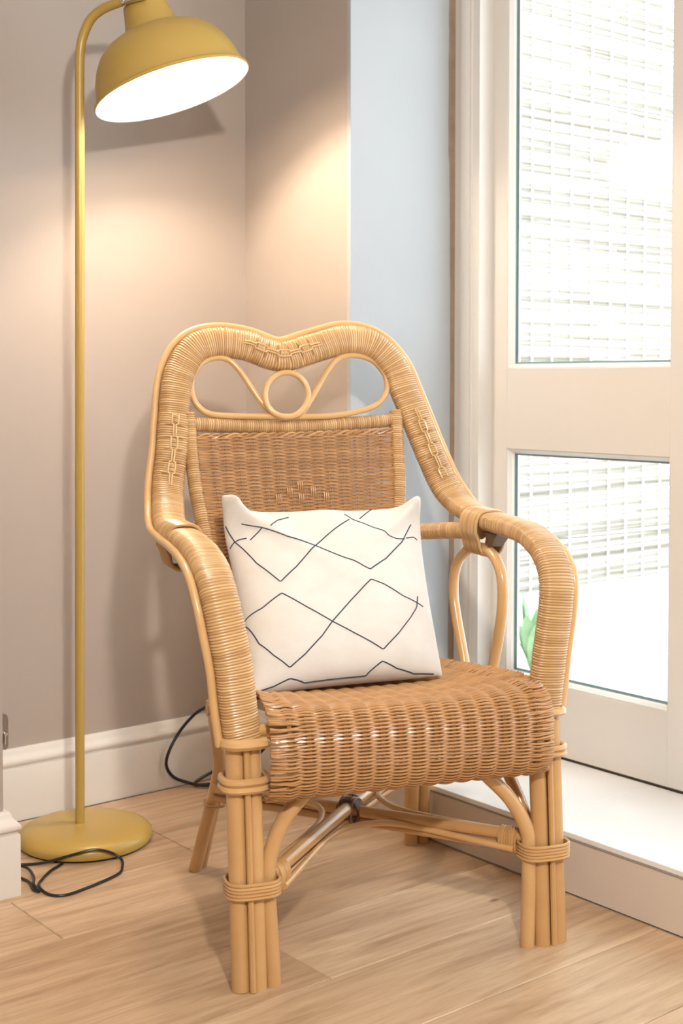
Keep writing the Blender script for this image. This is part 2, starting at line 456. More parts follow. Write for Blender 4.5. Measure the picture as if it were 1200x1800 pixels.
plant((3.66, 2.66, -.10), .16, 14, .12, 'low green plant on the paving outside, behind the right arm of the chair', seed=5)
plant((4.02, 2.98, -.10), .14, 14, .16, 'small green plant on the pale paving, nearest the right of the lower pane', seed=8)

# ---------------------------------------------------------------- floor lamp
lamp = empty('floor_lamp', (1.276, 2.43, 0), YAW-radians(90))   # local x runs along the arm towards the shade
tag(lamp, 'mustard yellow metal floor lamp with round base and tilted dome shade', 'lamp')
q = MB(); cb = .012
Mx = Matrix.Translation((cb, -.006, 0))
q.lathe([(0, .036), (.05, .0358), (.095, .035), (.115, .033), (.127, .028), (.1335, .020), (.1345, .012), (.131, .005), (.128, .004), (0, .004)], 72, Mx)
q.build('base', 'mustard', lamp)
q = MB(); q.lathe([(0, .0045), (.126, .0045), (.1275, .003), (.126, 0), (0, 0)], 64, Mx); q.build('base_pad', 'cable', lamp)
pole = [(0, 0, .034), (.003, 0, .5), (.006, 0, .9), (.009, 0, 1.3), (.0105, 0, 1.54), (.0125, 0, 1.59), (.020, -.002, 1.620), (.036, -.008, 1.648), (.062, -.020, 1.664), (.102, -.040, 1.673)]
q = MB(); q.tube([(0, 0, .034), (.0098, 0, 1.45)] [:1] + smooth_path(pole, 8), .0095, 20); q.build('pole', 'mustard', lamp)
q = MB(); q.tube([(.098, -.038, 1.6725), (.107, -.042, 1.674), (.148, -.046, 1.682)], .0072, 18); q.tube([(.143, -.054, 1.682), (.143, -.002, 1.690)], .0055, 14)
q.tube([(.103, -.0405, 1.6732), (.109, -.0425, 1.6743)], .0095, 18)
jt = q.build('joint', 'chrome', lamp)
# shade: lathe about its own axis; rim centre at (.195, 1.508), axis leans back over the arm
TA = radians(-18.3); S = .001163
ax_m = Matrix.Translation((.195, -.0, 1.508)) @ Matrix.Rotation(TA, 4, 'Y') @ Matrix.Rotation(radians(-2.5), 4, 'X')
out = [(136, 0), (137.5, 2), (137, 5), (133, 7), (131, 10), (128.5, 22), (124, 40), (116, 60), (104, 79), (88, 93), (72, 101), (58, 105.5), (49, 108), (47, 112), (44, 124), (38.5, 148), (37, 156), (33, 159), (0, 160)]
inn = [(34, 155), (41, 124), (44, 108), (56, 101), (70, 96.5), (86, 89), (101, 76), (113, 58), (121, 39), (126, 22), (129, 8), (133, 2), (136, 0)]
q = MB(); q.lathe([(r*S, h*S) for r, h in out], 80, ax_m); sh = q.build('shade', 'mustard', lamp)
q = MB(); q.lathe([(0, 155*S)] + [(r*S, h*S) for r, h in inn], 80, ax_m); q.build('reflector', 'shade_in', lamp)
q = MB(); q.lathe([(0, 150*S), (18*S, 150*S), (18*S, 112*S), (0, 112*S)], 24, ax_m); q.build('lamp_socket', 'shade_in', lamp)
bp = [(0, 0)] + [(sin(a)*.030, .030-cos(a)*.030) for a in [pi*k/12 for k in range(1, 10)]] + [(.013, .066), (.013, .078), (0, .079)]
q = MB(); q.lathe([(r, h+52*S) for r, h in bp], 28, ax_m @ Matrix.Translation((0, 0, .012))); q.build('bulb', 'bulb', lamp)

# ---------------------------------------------------------------- cables
def cable(name, pts, r, label, sub=8):
    q = MB(); q.tube(smooth_path(pts, sub), r, 8)
    return tag(q.build(name, 'cable'), label, 'cable')
cable('power_cable', [(1.085, 2.375, .003), (1.113, 2.372, .003), (1.13, 2.362, .003), (1.154, 2.343, .006), (1.178, 2.325, .014), (1.203, 2.303, .024), (1.227, 2.290, .029), (1.247, 2.282, .026), (1.268, 2.276, .016), (1.277, 2.262, .006), (1.263, 2.236, .003), (1.245, 2.213, .003), (1.212, 2.198, .003), (1.162, 2.184, .003), (1.119, 2.177, .003), (1.096, 2.188, .003), (1.09, 2.214, .003), (1.097, 2.251, .003), (1.115, 2.274, .003), (1.145, 2.302, .003), (1.168, 2.316, .003), (1.184, 2.326, .003)],
    .0027, 'thin black power cable looped on the floor in front of the lamp base')
cable('power_cable', [(1.078, 2.345, .003), (1.090, 2.282, .003), (1.080, 2.238, .003), (1.084, 2.222, .004), (1.084, 2.245, .009), (1.101, 2.280, .009), (1.112, 2.330, .009), (1.100, 2.362, .009), (1.080, 2.385, .009)],
    .0027, 'short bend of thin black cable at the corner of the left white skirting')
cable('power_cable', [(1.80, 2.50, .20), (1.76, 2.585, .19), (1.72, 2.597, .182), (1.683, 2.60, .174), (1.655, 2.602, .160), (1.620, 2.602, .130), (1.592, 2.602, .090), (1.585, 2.602, .058), (1.602, 2.600, .030), (1.635, 2.598, .012), (1.66, 2.585, .004), (1.69, 2.57, .004), (1.74, 2.56, .004),
    (1.76, 2.52, .004), (1.70, 2.54, .006), (1.65, 2.575, .008), (1.66, 2.59, .012), (1.70, 2.58, .03), (1.745, 2.56, .045), (1.78, 2.53, .06), (1.79, 2.50, .09)],
    .0038, 'black power cable curling up the skirting behind the chair')
# ---------------------------------------------------------------- rattan armchair (local: x right, y back, z up)
CH_A = math.atan2(-.332, .943)
chair = empty('rattan_armchair', (1.405, 1.575, 0), CH_A)
tag(chair, 'honey coloured wrapped rattan armchair with woven seat and back on bundled cane legs', 'armchair')
nb = (0, -.944, .33)
band = [(-.270, .004, .385, 0, -1, 0), (-.279, 0, .44, 0, -1, 0), (-.286, -.002, .50, 0, -1, .03), (-.295, .0, .55, 0, -1, .1), (-.303, .012, .60, 0, -.93, .35),
        (-.307, .045, .637, 0, -.6, .8), (-.307, .11, .657, 0, -.2, 1), (-.303, .20, .664, 0, 0, 1), (-.301, .30, .668, 0, 0, 1), (-.299, .385, .677, 0, -.25, .97), (-.290, .443, .705, 0, -.75, .65),
        (-.283, .472, .744, *nb), (-.272, .493, .80, *nb), (-.264, .512, .857, *nb), (-.249, .54, .937, *nb), (-.217, .558, .988, *nb), (-.171, .564, 1.005, *nb), (-.112, .562, 1.0, *nb), (-.044, .554, .979, *nb),
        (.026, .561, .996, *nb), (.096, .567, 1.013, *nb), (.152, .563, 1.002, *nb), (.190, .55, .962, *nb), (.208, .53, .91, *nb), (.225, .51, .853, *nb), (.246, .487, .785, *nb), (.266, .468, .73, *nb),
        (.281, .435, .697, 0, -.7, .7), (.284, .385, .683, 0, -.25, .97), (.278, .29, .675, 0, 0, 1), (.274, .19, .673, 0, 0, 1), (.272, .11, .667, 0, -.15, 1), (.271, .05, .645, 0, -.6, .8), (.270, .018, .610, 0, -.93, .35),
        (.266, .010, .56, 0, -1, .08), (.258, .015, .48, 0, -1, 0), (.250, .020, .385, 0, -1, 0)]
bp_ = smooth_path(band, 10)
RIB = .0044
rings, BL = resample(bp_, RIB/4)
HW, HT = .0285, .0165
def frames(path):
    out_ = []
    for i, p in enumerate(path):
        a = V(path[max(0, i-2)][:3]); b_ = V(path[min(len(path)-1, i+2)][:3]); T = (b_-a).normalized()
        n_ = V(p[3:6]); n_ = (n_ - T*n_.dot(T)).normalized(); out_.append((V(p[:3]), T, n_, T.cross(n_)))
    return out_
FR = frames(rings)
SEG = 20
sup = []
for k in range(SEG):
    t = 2*pi*k/SEG; c_, s_ = cos(t), sin(t); e_ = 2/2.7
    sup.append((math.copysign(abs(c_)**e_, c_), math.copysign(abs(s_)**e_, s_)))
vs, tn, fs = [], [], []
rib_t = [random.random() for _ in range(len(rings))]
for i, (P_, T, n_, W_v) in enumerate(FR):
    ph = i % 4; bulge = (0.0, .0011, .0014, .0011)[ph]; rt = rib_t[i//4]
    d_ = bulge*(.75+.4*rt)
    skew = (rib_t[(i//4*7) % len(rib_t)]-.5)*.0012
    for c_, s_ in sup:
        rw, rn = HW+d_, HT+d_
        vs.append(P_ + W_v*(c_*rw) + n_*(s_*rn) + T*(skew*c_)); tn.append(.25+.6*rt if ph else .0)
for i in range(len(FR)-1):
    for k in range(SEG):
        q_ = (k+1) % SEG; fs.append((i*SEG+k, i*SEG+q_, (i+1)*SEG+q_, (i+1)*SEG+k))
fs.append(tuple(range(SEG))[::-1]); fs.append(tuple(range((len(FR)-1)*SEG, len(FR)*SEG)))
mb = MB(); mb.add(vs, fs, tn); wf = mb.build('wrapped_frame', 'wrap', chair)
# plain cane edging along the outside of the frame
eo = []
for i in range(0, len(FR), 6):
    P_, T, n_, W_v = FR[i]; eo.append(tuple(P_ - W_v*(HW+.0075) - n_*.004))
eo = [eo[0]] + eo
mb = MB(); mb.tube(smooth_path(eo[::2], 3), .0068, 12, tone=.9); mb.build('edging_cane', 'cane', chair)
# laced decoration on the frame face
def lacing(i0, i1):
    mb = MB(); n_l = int((i1-i0)*RIB/4/.022); cyc = (i1-i0)/n_l
    for s_ in (-1, 1):
        pts = []
        for i in range(i0, i1, 2):
            u = (i-i0)/cyc; k = int(u); f_ = u-k; lng = k % 2 == 0
            lat = (.0019 if lng else .0058) + .0006*sin(f_*pi)
            hgt = HT + .0018 + .0016*sin(pi*f_) * (1.2 if lng else .5)
            P_, T, n_, W_v = FR[i]; pts.append(tuple(P_+W_v*(lat*s_)+n_*hgt))
        mb.tube(pts, .0017, 6, tone=.9)
    for k in range(1, n_l):                                     # cross wraps pinched over the strands
        i = int(i0+k*cyc); P_, T, n_, W_v = FR[i]
        for s_ in (-1, 1):
            mb.tube([tuple(P_+W_v*(s_*.004)+n_*(HT+.0014)), tuple(P_+W_v*(s_*.011)+n_*(HT+.0024)), tuple(P_+W_v*(s_*.018)+n_*(HT-.0005))], [.0010, .0017, .0008], 6, tone=.0)
        if k % 2:
            for d_ in (.3, .45, .6, .75):
                P2, T2, n2, W2 = FR[int(i+d_*cyc)]
                mb.tube([tuple(P2-W2*.0045+n2*(HT+.0016)), tuple(P2+n2*(HT+.0034)), tuple(P2+W2*.0045+n2*(HT+.0016))], .0017, 6, tone=.7)
    mb.build('lacing', 'wrap', wf)
def idx(pred): return [i for i, fr__ in enumerate(FR) if pred(fr__[0])]
a_ = idx(lambda p: p.x < -.15 and .735 < p.z < .868 and p.y > .45); lacing(a_[0], a_[-1])
a_ = idx(lambda p: p.x > .15 and .735 < p.z < .872 and p.y > .45); lacing(a_[0], a_[-1])
a_ = idx(lambda p: -.118 < p.x < .038 and p.z > .9); lacing(a_[0], a_[-1])

def wrapped_rod(name, pts, r, parent, pitch=.0044, mat='wrap', flat=None, up=None):
    p_, L_ = resample(smooth_path(pts, 8), pitch/4)
    mb = MB(); rr = []; tt = []; seg = 14
    for i in range(len(p_)):
        rt = rib_t[(i//4*3) % len(rib_t)]
        rr.append(r+(0, .0008, .0011, .0008)[i % 4]); tt += [.2+.6*rt if i % 4 else 0.]*seg
    mb.tube(p_, rr, seg, tone=tt, flat=flat, up=up)
    return mb.build(name, mat, parent)

# scroll ornament under the top rail
SCL = [(-0.024, 0.515, 0.863), (-0.092, 0.514, 0.864), (-0.159, 0.515, 0.866), (-0.197, 0.517, 0.871), (-0.218, 0.523, 0.889), (-0.225, 0.532, 0.915), (-0.22, 0.542, 0.942), (-0.203, 0.549, 0.964), (-0.177, 0.554, 0.976), (-0.149, 0.553, 0.973), (-0.128, 0.546, 0.953), (-0.109, 0.534, 0.921), (-0.087, 0.523, 0.888), (-0.064, 0.513, 0.868), (-0.044, 0.508, 0.863), (-.024, .508, .868), (-.004, .514, .884)]
SCR = [(-0.022, 0.511, 0.866), (-.010, .516, .872), (0.008, 0.525, 0.893), (0.032, 0.536, 0.926), (0.057, 0.548, 0.959), (0.083, 0.555, 0.979), (0.12, 0.556, 0.982), (0.152, 0.552, 0.97), (0.17, 0.543, 0.945), (0.171, 0.532, 0.915), (0.153, 0.524, 0.891), (0.124, 0.519, 0.877), (0.069, 0.515, 0.866), (0.022, 0.514, 0.863), (-0.024, 0.515, 0.863)]
CIR = [(0.003, 0.524, 0.906), (-0.006, 0.517, 0.885), (-0.023, 0.511, 0.869), (-0.046, 0.509, 0.864), (-0.067, 0.511, 0.87), (-0.081, 0.517, 0.885), (-0.084, 0.524, 0.906), (-0.076, 0.532, 0.928), (-0.059, 0.537, 0.943), (-0.036, 0.539, 0.949), (-0.015, 0.537, 0.943), (-0.001, 0.532, 0.928)]
mb = MB(); mb.tube(smooth_path(SCL, 6), .0058, 12, tone=.9); orn = mb.build('scroll_cane', 'cane', chair)
mb = MB(); mb.tube(smooth_path(SCR, 6), .0058, 12, tone=.85); mb.build('scroll_cane', 'cane', chair)
mb = MB(); mb.tube([tuple(V(p)+V((0, -.004, -.001))) for p in smooth_path(CIR, 6, True)], .0058, 12, True, tone=.95); mb.build('ring_cane', 'cane', chair)

# woven back: posts, top rail, weave
wrapped_rod('back_post', [(-.236, .513, .872), (-.235, .505, .836), (-.233, .472, .742), (-.224, .443, .661), (-.214, .40, .55), (-.204, .365, .43), (-.20, .36, .36)], .0125, chair)
wrapped_rod('back_post', [(.184, .517, .872), (.180, .503, .831), (.172, .470, .74), (.162, .443, .66), (.160, .40, .55), (.162, .365, .43), (.165, .36, .36)], .0125, chair)
wrapped_rod('top_rail', [(-.232, .512, .851), (-.13, .518, .846), (-.026, .520, .843), (.08, .520, .848), (.180, .515, .855)], .0125, chair)
mb = MB()                                                   # braided border below the rail
for k in range(3):
    pts = []
    for i in range(0, 141):
        s_ = i/140; x = -.222+.392*s_; a = s_*2*pi*7+k*2*pi/3; yy = .503+.008*sin(pi*s_); zz = .8285-.003*sin(pi*s_)+.006*s_
        pts.append((x, yy-.0035+.0025*sin(a), zz+.0042*cos(a)))
    mb.tube(pts, .0024, 6, tone=.35+.25*k)
mb.build('braided_border', 'weft', chair)

def weave(name, Sf, K, rowsN, parent, rw=.0017, amp=.0023, edge=.5, sub=4, wild=.0015, rng=11, k0=.0):
    """Sf(a,b)->(pos, normal, rowdir); K stakes; rowsN wefts alternating over and under"""
    rnd = random.Random(rng); mb = MB(); seg = 5; M_ = (K+1)*sub
    for j in range(rowsN):
        b_ = (j+.5)/rowsN; vs = []; tone = .35+rnd.random()*.3; fs = []
        e0, e1 = rnd.uniform(-1, 1), rnd.uniform(-1, 1)
        par = 1 if (j % 2) else -1
        base = None
        for i in range(M_+1):
            kf = i/sub; a = i/M_
            A = amp*cos(pi*kf)*par
            if kf < 1 or kf > K: A *= .35
            P_, n_, rd_ = Sf(a, b_)
            wl = 0
            if kf < 2: wl = e0*(1-kf/2)
            if kf > K-1: wl = e1*(kf-K+1)/2
            c_ = P_ + n_*(A+abs(wl)*wild*.6) + rd_*(wl*wild)
            for s_ in range(seg):
                t = 2*pi*s_/seg; vs.append(c_ + n_*(sin(t)*rw*.95) + rd_*(cos(t)*rw))
        for i in range(M_):
            for s_ in range(seg):
                q_ = (s_+1) % seg; fs.append((i*seg+s_, (i+1)*seg+s_, (i+1)*seg+q_, i*seg+q_))
        mb.add(vs, fs, tone)
    o = mb.build(name, 'weft', parent, kind='stuff')
    mb = MB()
    for k in range(1, K+1):
        a = k/(K+1)
        for d_ in (-1, 1):
            pts = []
            for i in range(61):
                P_, n_, rd_ = Sf(a, i/60); side = n_.cross(rd_).normalized(); pts.append(tuple(P_+side*(d_*.0017)))
            mb.tube(pts, .0017, 5, tone=.35)
    mb.build('stake_canes', 'weft', o, kind='stuff')
    return o
BKL = [(.835, -.224, .171, .5), (.742, -.222, .161, .467), (.661, -.214, .152, .438), (.55, -.204, .150, .398), (.43, -.195, .152, .362)]
def lerp_tab(tab, x):                                       # tab sorted by descending key
    for p, q_ in zip(tab, tab[1:]):
        if x >= q_[0]:
            t = (x-q_[0])/(p[0]-q_[0]); return [q_[i]+(p[i]-q_[i])*t for i in range(len(p))]
    return list(tab[-1])
def S_back(a, b_):
    z = .828-(.828-.435)*b_
    _, x0, x1, y = lerp_tab(BKL, z); x = x0+(x1-x0)*a
    y2 = y+.010*sin(pi*a)*1.0
    return V((x, y2, z)), V((0, -.944, .33)), V((0, .33, .944))
bw = weave('back_weave', S_back, 14, 124, chair, rw=.0020, amp=.0034, rng=5)
mb = MB()                                                    # diamond of flat bands woven into the back
rnd = random.Random(2)
for (x, z) in [(-.075, .71), (-.03, .71), (.02, .711), (-.052, .722), (-.005, .722), (-.03, .734)]:
    _, x0, x1, y = lerp_tab(BKL, z); yy = y+.0095
    for d_ in (-.004, 0, .004): mb.tube([(x+d_, yy-.0045, z-.009), (x+d_, yy-.0062, z), (x+d_, yy-.0022, z+.008)], .0018, 5, tone=.6)
mb.build('accent_strands', 'weft', bw, kind='stuff')

SP = [(.400, .405), (.33, .409), (.24, .416), (.15, .424), (.07, .430), (.01, .432), (-.02, .427), (-.038, .413), (-.046, .392), (-.048, .362), (-.046, .330), (-.036, .307), (-.018, .296), (.006, .295)]
SPs, SPL = resample([(0, p[0], p[1]) for p in smooth_path(SP, 6)], .004)
HWT = [(.42, -.195, .165), (.30, -.205, .178), (.16, -.222, .196), (.08, -.232, .212), (.02, -.237, .226), (-.02, -.240, .234), (-.06, -.240, .236)]
def S_seat(a, b_):
    f_ = b_*(len(SPs)-1); i = min(len(SPs)-2, int(f_)); t = f_-i
    y = SPs[i][1]*(1-t)+SPs[i+1][1]*t; z = SPs[i][2]*(1-t)+SPs[i+1][2]*t
    i0, i1 = max(0, i-1), min(len(SPs)-1, i+2)
    d_ = V((0, SPs[i1][1]-SPs[i0][1], SPs[i1][2]-SPs[i0][2])).normalized()
    n_ = V((0, d_.z, -d_.y)) 
    _, x0, x1 = lerp_tab(HWT, y)
    top = max(0, min(1, (z-.37)/.05)) * max(0, min(1, (y+.05)/.10))
    s_ = 2*a-1
    z2 = z + top*(.012*abs(s_)**3 - .006*(1-s_*s_))
    # rounded ends of the front roll
    en = max(0, abs(s_)-.93)/.07
    if y < .02: y += .006*en*en
    return V((x0+(x1-x0)*a, y, z2)), n_, d_
sw = weave('seat_weave', S_seat, 15, 216, chair, rw=.0020, amp=.0031, wild=.0042, rng=9)
print('seat length', SPL)

def rod(name, pts, r, parent, tone=.5, seg=12, mat='cane', sm=6):
    mb = MB(); mb.tube(smooth_path(pts, sm) if len(pts) > 2 else pts, r, seg, tone=tone); return mb.build(name, mat, parent)
# seat rails hidden in the weave
rod('seat_rail', [(-.25, .0, .400), (.245, .005, .400)], .010, chair); rod('seat_rail', [(-.25, .0, .315), (.245, .005, .315)], .010, chair)
rod('seat_rail', [(-.245, .01, .385), (-.205, .37, .385)], .010, chair); rod('seat_rail', [(.235, .01, .380), (.255, .20, .378), (.255, .37, .372), (.19, .40, .37)], .010, chair)
rod('seat_rail', [(-.200, .395, .385), (.20, .395, .375)], .011, chair)
rod('seat_rail', [(-.255, .01, .312), (-.188, .475, .295)], .009, chair); rod('seat_rail', [(.245, .02, .312), (.22, .50, .30)], .009, chair)

def binding(name, cx, cy, z0, wx, wy, nst, r, parent, mat='cane', tilt=0, tone=.4):
    mb = MB()
    for k in range(nst):
        z = z0+(k-(nst-1)/2)*r*2*.96; pts = []
        for i in range(24):
            t = 2*pi*i/24; c_, s_ = cos(t), sin(t); e_ = 2/3.2
            x = math.copysign(abs(c_)**e_, c_)*wx; y = math.copysign(abs(s_)**e_, s_)*wy
            pts.append((cx+x, cy+y, z+tilt*x))
        mb.tube(pts, r, 7, True, tone=tone+.3*random.random())
    return mb.build(name, mat, parent)

# front legs: bundle of canes
def leg(name, main, others, thin):
    L_ = rod(name, main[0], main[1], chair, .55, 14)
    for p, r in others: rod('cane_pole', p, r, L_, .35+.4*random.random(), 14)
    for p, r in thin: rod('thin_cane', p, r, L_, .5, 8)
    return L_
l1 = leg('front_leg', ([(-.284, .004, .385), (-.279, .004, .2), (-.274, .004, 0.001)], .0148),
         [([(-.256, .002, .385), (-.251, .002, .2), (-.246, .002, 0)], .0128), ([(-.222, .004, 0.0), (-.228, .004, .10), (-.231, .005, .155), (-.228, .005, .20), (-.207, .008, .25), (-.173, .010, .290), (-.15, .012, .31)], .0122),
          ([(-.272, .028, .385), (-.268, .028, .2), (-.262, .028, 0)], .0125)],
         [([(-.269, -.011, .385), (-.264, -.011, .2), (-.259, -.011, 0.001)], .0052)])
l2 = leg('front_leg', ([(.262, .018, .385), (.266, .010, .2), (.272, .006, 0)], .0142),
         [([(.231, .012, .385), (.236, .006, .2), (.241, .002, 0)], .0142), ([(.214, .004, 0), (.216, .004, .10), (.216, .005, .155), (.212, .005, .195), (.184, .008, .246), (.142, .010, .290), (.12, .012, .31)], .0122),
          ([(.25, .040, .385), (.253, .034, .2), (.258, .030, 0)], .0125)],
         [([(.2485, .000, .385), (.252, -.007, .2), (.2565, -.010, 0)], .0050)])
for L_, cx, dx in ((l1, -.257, 0), (l2, .245, 0)):
    binding('cane_binding', cx+(.003 if L_ is l1 else 0), .012, .158, .0415, .031, 5, .0027, L_)
binding('cane_binding', -.266, .012, .320, .034, .030, 2, .0060, l1, tone=.6); binding('cane_ring', -.266, .010, .384, .034, .030, 1, .0085, l1, tone=.6)
binding('cane_binding', .252, .022, .322, .031, .030, 2, .0050, l2, tone=.6); binding('cane_ring', .2485, .022, .387, .031, .030, 1, .0065, l2, tone=.6)
# knot pegs towards the seat
rod('peg', [(-.245, 0, .320), (-.222, 0, .320)], .0085, l1, .4); rod('peg', [(-.245, 0, .384), (-.232, 0, .384)], .0085, l1, .5)
# side braces
rod('side_brace', [(-.245, .035, .13), (-.240, .06, .20), (-.225, .11, .27), (-.215, .17, .305)], .0105, chair, .3)
rod('side_brace', [(.235, .035, .13), (.234, .045, .19), (.222, .09, .26), (.215, .15, .305)], .0105, chair, .3)
# rear legs
r1 = leg('rear_leg', ([(-.200, .478, .335), (-.198, .478, .314), (-.190, .482, .254), (-.184, .490, .199), (-.197, .505, .124), (-.225, .520, 0.001)], .0125),
         [([(-.183, .500, .20), (-.186, .512, .135), (-.208, .538, 0)], .0105)], [])
rod('peg', [(-.211, .478, .317), (-.188, .478, .317)], .0115, r1, .05)
r2 = leg('rear_leg', ([(.212, .49, .33), (.216, .505, .15), (.219, .522, 0.0)], .0145), [([(.236, .50, .33), (.242, .512, .15), (.247, .53, 0)], .0145)], [])
binding('cane_binding', -.1905, .506, .130, .0185, .0235, 2, .0016, r1, tone=.1)
binding('cane_binding', .228, .508, .155, .028, .020, 4, .0024, r2)
# crossing stretchers
Xc = (-.004, .262)
s1 = rod('stretcher', [(-.222, .018, .168), (-.004, .262, .178), (.215, .500, .170)], .0118, chair, .5)
rod('lower_cane', [(-.218, .022, .146), (-.010, .255, .156), (.212, .497, .148)], .0068, s1, .5)
s2 = rod('stretcher', [(.215, .018, .178), (-.004, .262, .172), (-.195, .490, .165)], .0105, chair, .4)
rod('lower_cane', [(.212, .020, .158), (.0, .258, .154), (-.193, .487, .146)], .0075, s2, .35)
mb = MB()
for k, (ax, ay) in enumerate([(.66, .75), (-.66, .75)]):
    for d_ in (-.012, -.006, 0, .006, .012):
        c0 = V((Xc[0]+ax*d_, Xc[1]+ay*d_, .170)); sd = V((-ay, ax, 0))
        pts = [tuple(c0+sd*(cos(t)*.0205)+V((0, 0, sin(t)*.0235))) for t in [2*pi*i/16 for i in range(16)]]
        mb.tube(pts, .0032, 6, True, tone=random.random())
mb.build('centre_binding', 'dark_binding', chair)
for s_ in (-1, 1):
    mb = MB()
    c0 = V((-.206, .035, .160)) if s_ < 0 else V((.198, .038, .168)); dr = V((.66, .75, 0)) if s_ < 0 else V((-.66, .75, 0)); sd = V((-dr.y, dr.x, 0))
    for k in range(-3, 4):
        c1 = c0+dr*(k*.0046); pts = [tuple(c1+sd*(cos(t)*.0145)+V((0, 0, sin(t)*.021))) for t in [2*pi*i/16 for i in range(16)]]
        mb.tube(pts, .0025, 6, True, tone=random.random()*.6)
    mb.build('stretcher_binding', 'cane', chair)
# hairpin canes between the stretcher arms
def hairpin(p, apex, q_):
    a, b_, c_ = V(p), V(apex), V(q_); ce = V((Xc[0], Xc[1], apex[2])); pts = []
    def bez(P0, P1, P2, P3, t): return P0*(1-t)**3 + P1*3*t*(1-t)**2 + P2*3*t*t*(1-t) + P3*t**3
    tn_ = (a-c_).normalized(); w_ = (b_-ce).length*.85
    for i in range(13): pts.append(tuple(bez(a, a.lerp(ce, .62), b_+tn_*w_, b_, i/12)))
    for i in range(1, 13): pts.append(tuple(bez(b_, b_-tn_*w_, c_.lerp(ce, .62), c_, i/12)))
    rod('hairpin_cane', pts, .0055, chair, .75, 10, sm=2)
hairpin((-.200, .020, .146), (-.004, .190, .168), (.196, .020, .158))
hairpin((-.222, .045, .170), (-.060, .262, .180), (-.195, .465, .168))
hairpin((.210, .045, .178), (.060, .262, .180), (.205, .465, .168))
hairpin((-.18, .490, .165), (-.004, .335, .180), (.195, .498, .168))

# arm supports: bent loop cane, side rail and binding
LOOP = [(0.262, 0.346, 0.368), (0.262, 0.370, 0.422), (0.262, 0.394, 0.472), (0.262, 0.410, 0.519), (0.262, 0.405, 0.564), (0.262, 0.376, 0.597), (0.262, 0.320, 0.622), (0.262, 0.255, 0.622), (0.262, 0.215, 0.602), (0.262, 0.199, 0.571), (0.262, 0.2, 0.525), (0.262, 0.214, 0.472), (0.262, 0.232, 0.422), (0.262, 0.243, 0.375)]
rod('arm_loop', LOOP, .0098, chair, .75, 14, sm=6)
rod('arm_loop', [(-.250+(z-.37)*-.05, .105+(y-.2)*.75, z) for x, y, z in LOOP], .0098, chair, .6, 14)
wrapped_rod('side_rail', [(.165, .452, .640), (.20, .42, .643), (.24, .36, .650), (.268, .30, .654)], .0150, chair)
wrapped_rod('side_rail', [(-.215, .452, .640), (-.245, .42, .643), (-.28, .36, .650), (-.292, .30, .652)], .0120, chair)
def arm_binding(cx, cy, top, bot, wx):
    mb = MB()
    for k in range(13):
        y = cy+(k-6)*.0056; hz_ = (top-bot)/2; cz = (top+bot)/2; pts = []
        for i in range(28):
            t = 2*pi*i/28; c_, s_ = cos(t), sin(t); e_ = 2/3.0
            wz = wx if s_ > -.2 else wx*(.8)
            pts.append((cx+math.copysign(abs(c_)**e_, c_)*wz, y+(.0 if s_ > 0 else 0), cz+math.copysign(abs(s_)**e_, s_)*hz_))
        mb.tube(pts, .0031, 6, True, tone=.2+.5*random.random())
    mb.build('arm_binding', 'wrap', chair)
arm_binding(.272, .300, .6945, .612, .0315); arm_binding(-.300, .300, .6885, .612, .0315)
mb = MB(); mb.add([(.254, .262, .658), (.282, .262, .658), (.282, .205, .658), (.254, .205, .658), (.254, .240, .632), (.282, .240, .632)], [(0, 1, 2, 3), (0, 4, 5, 1), (4, 3, 2, 5), (0, 3, 4), (1, 5, 2)], .0)
mb.build('corner_block', 'dark_binding', chair, False)
mb = MB(); mb.add([(-.315, .262, .652), (-.285, .262, .652), (-.285, .205, .652), (-.315, .205, .652), (-.315, .255, .620), (-.285, .255, .620)], [(0, 1, 2, 3), (0, 4, 5, 1), (4, 3, 2, 5), (0, 3, 4), (1, 5, 2)], .0)
mb.build('corner_block', 'dark_binding', chair, False)

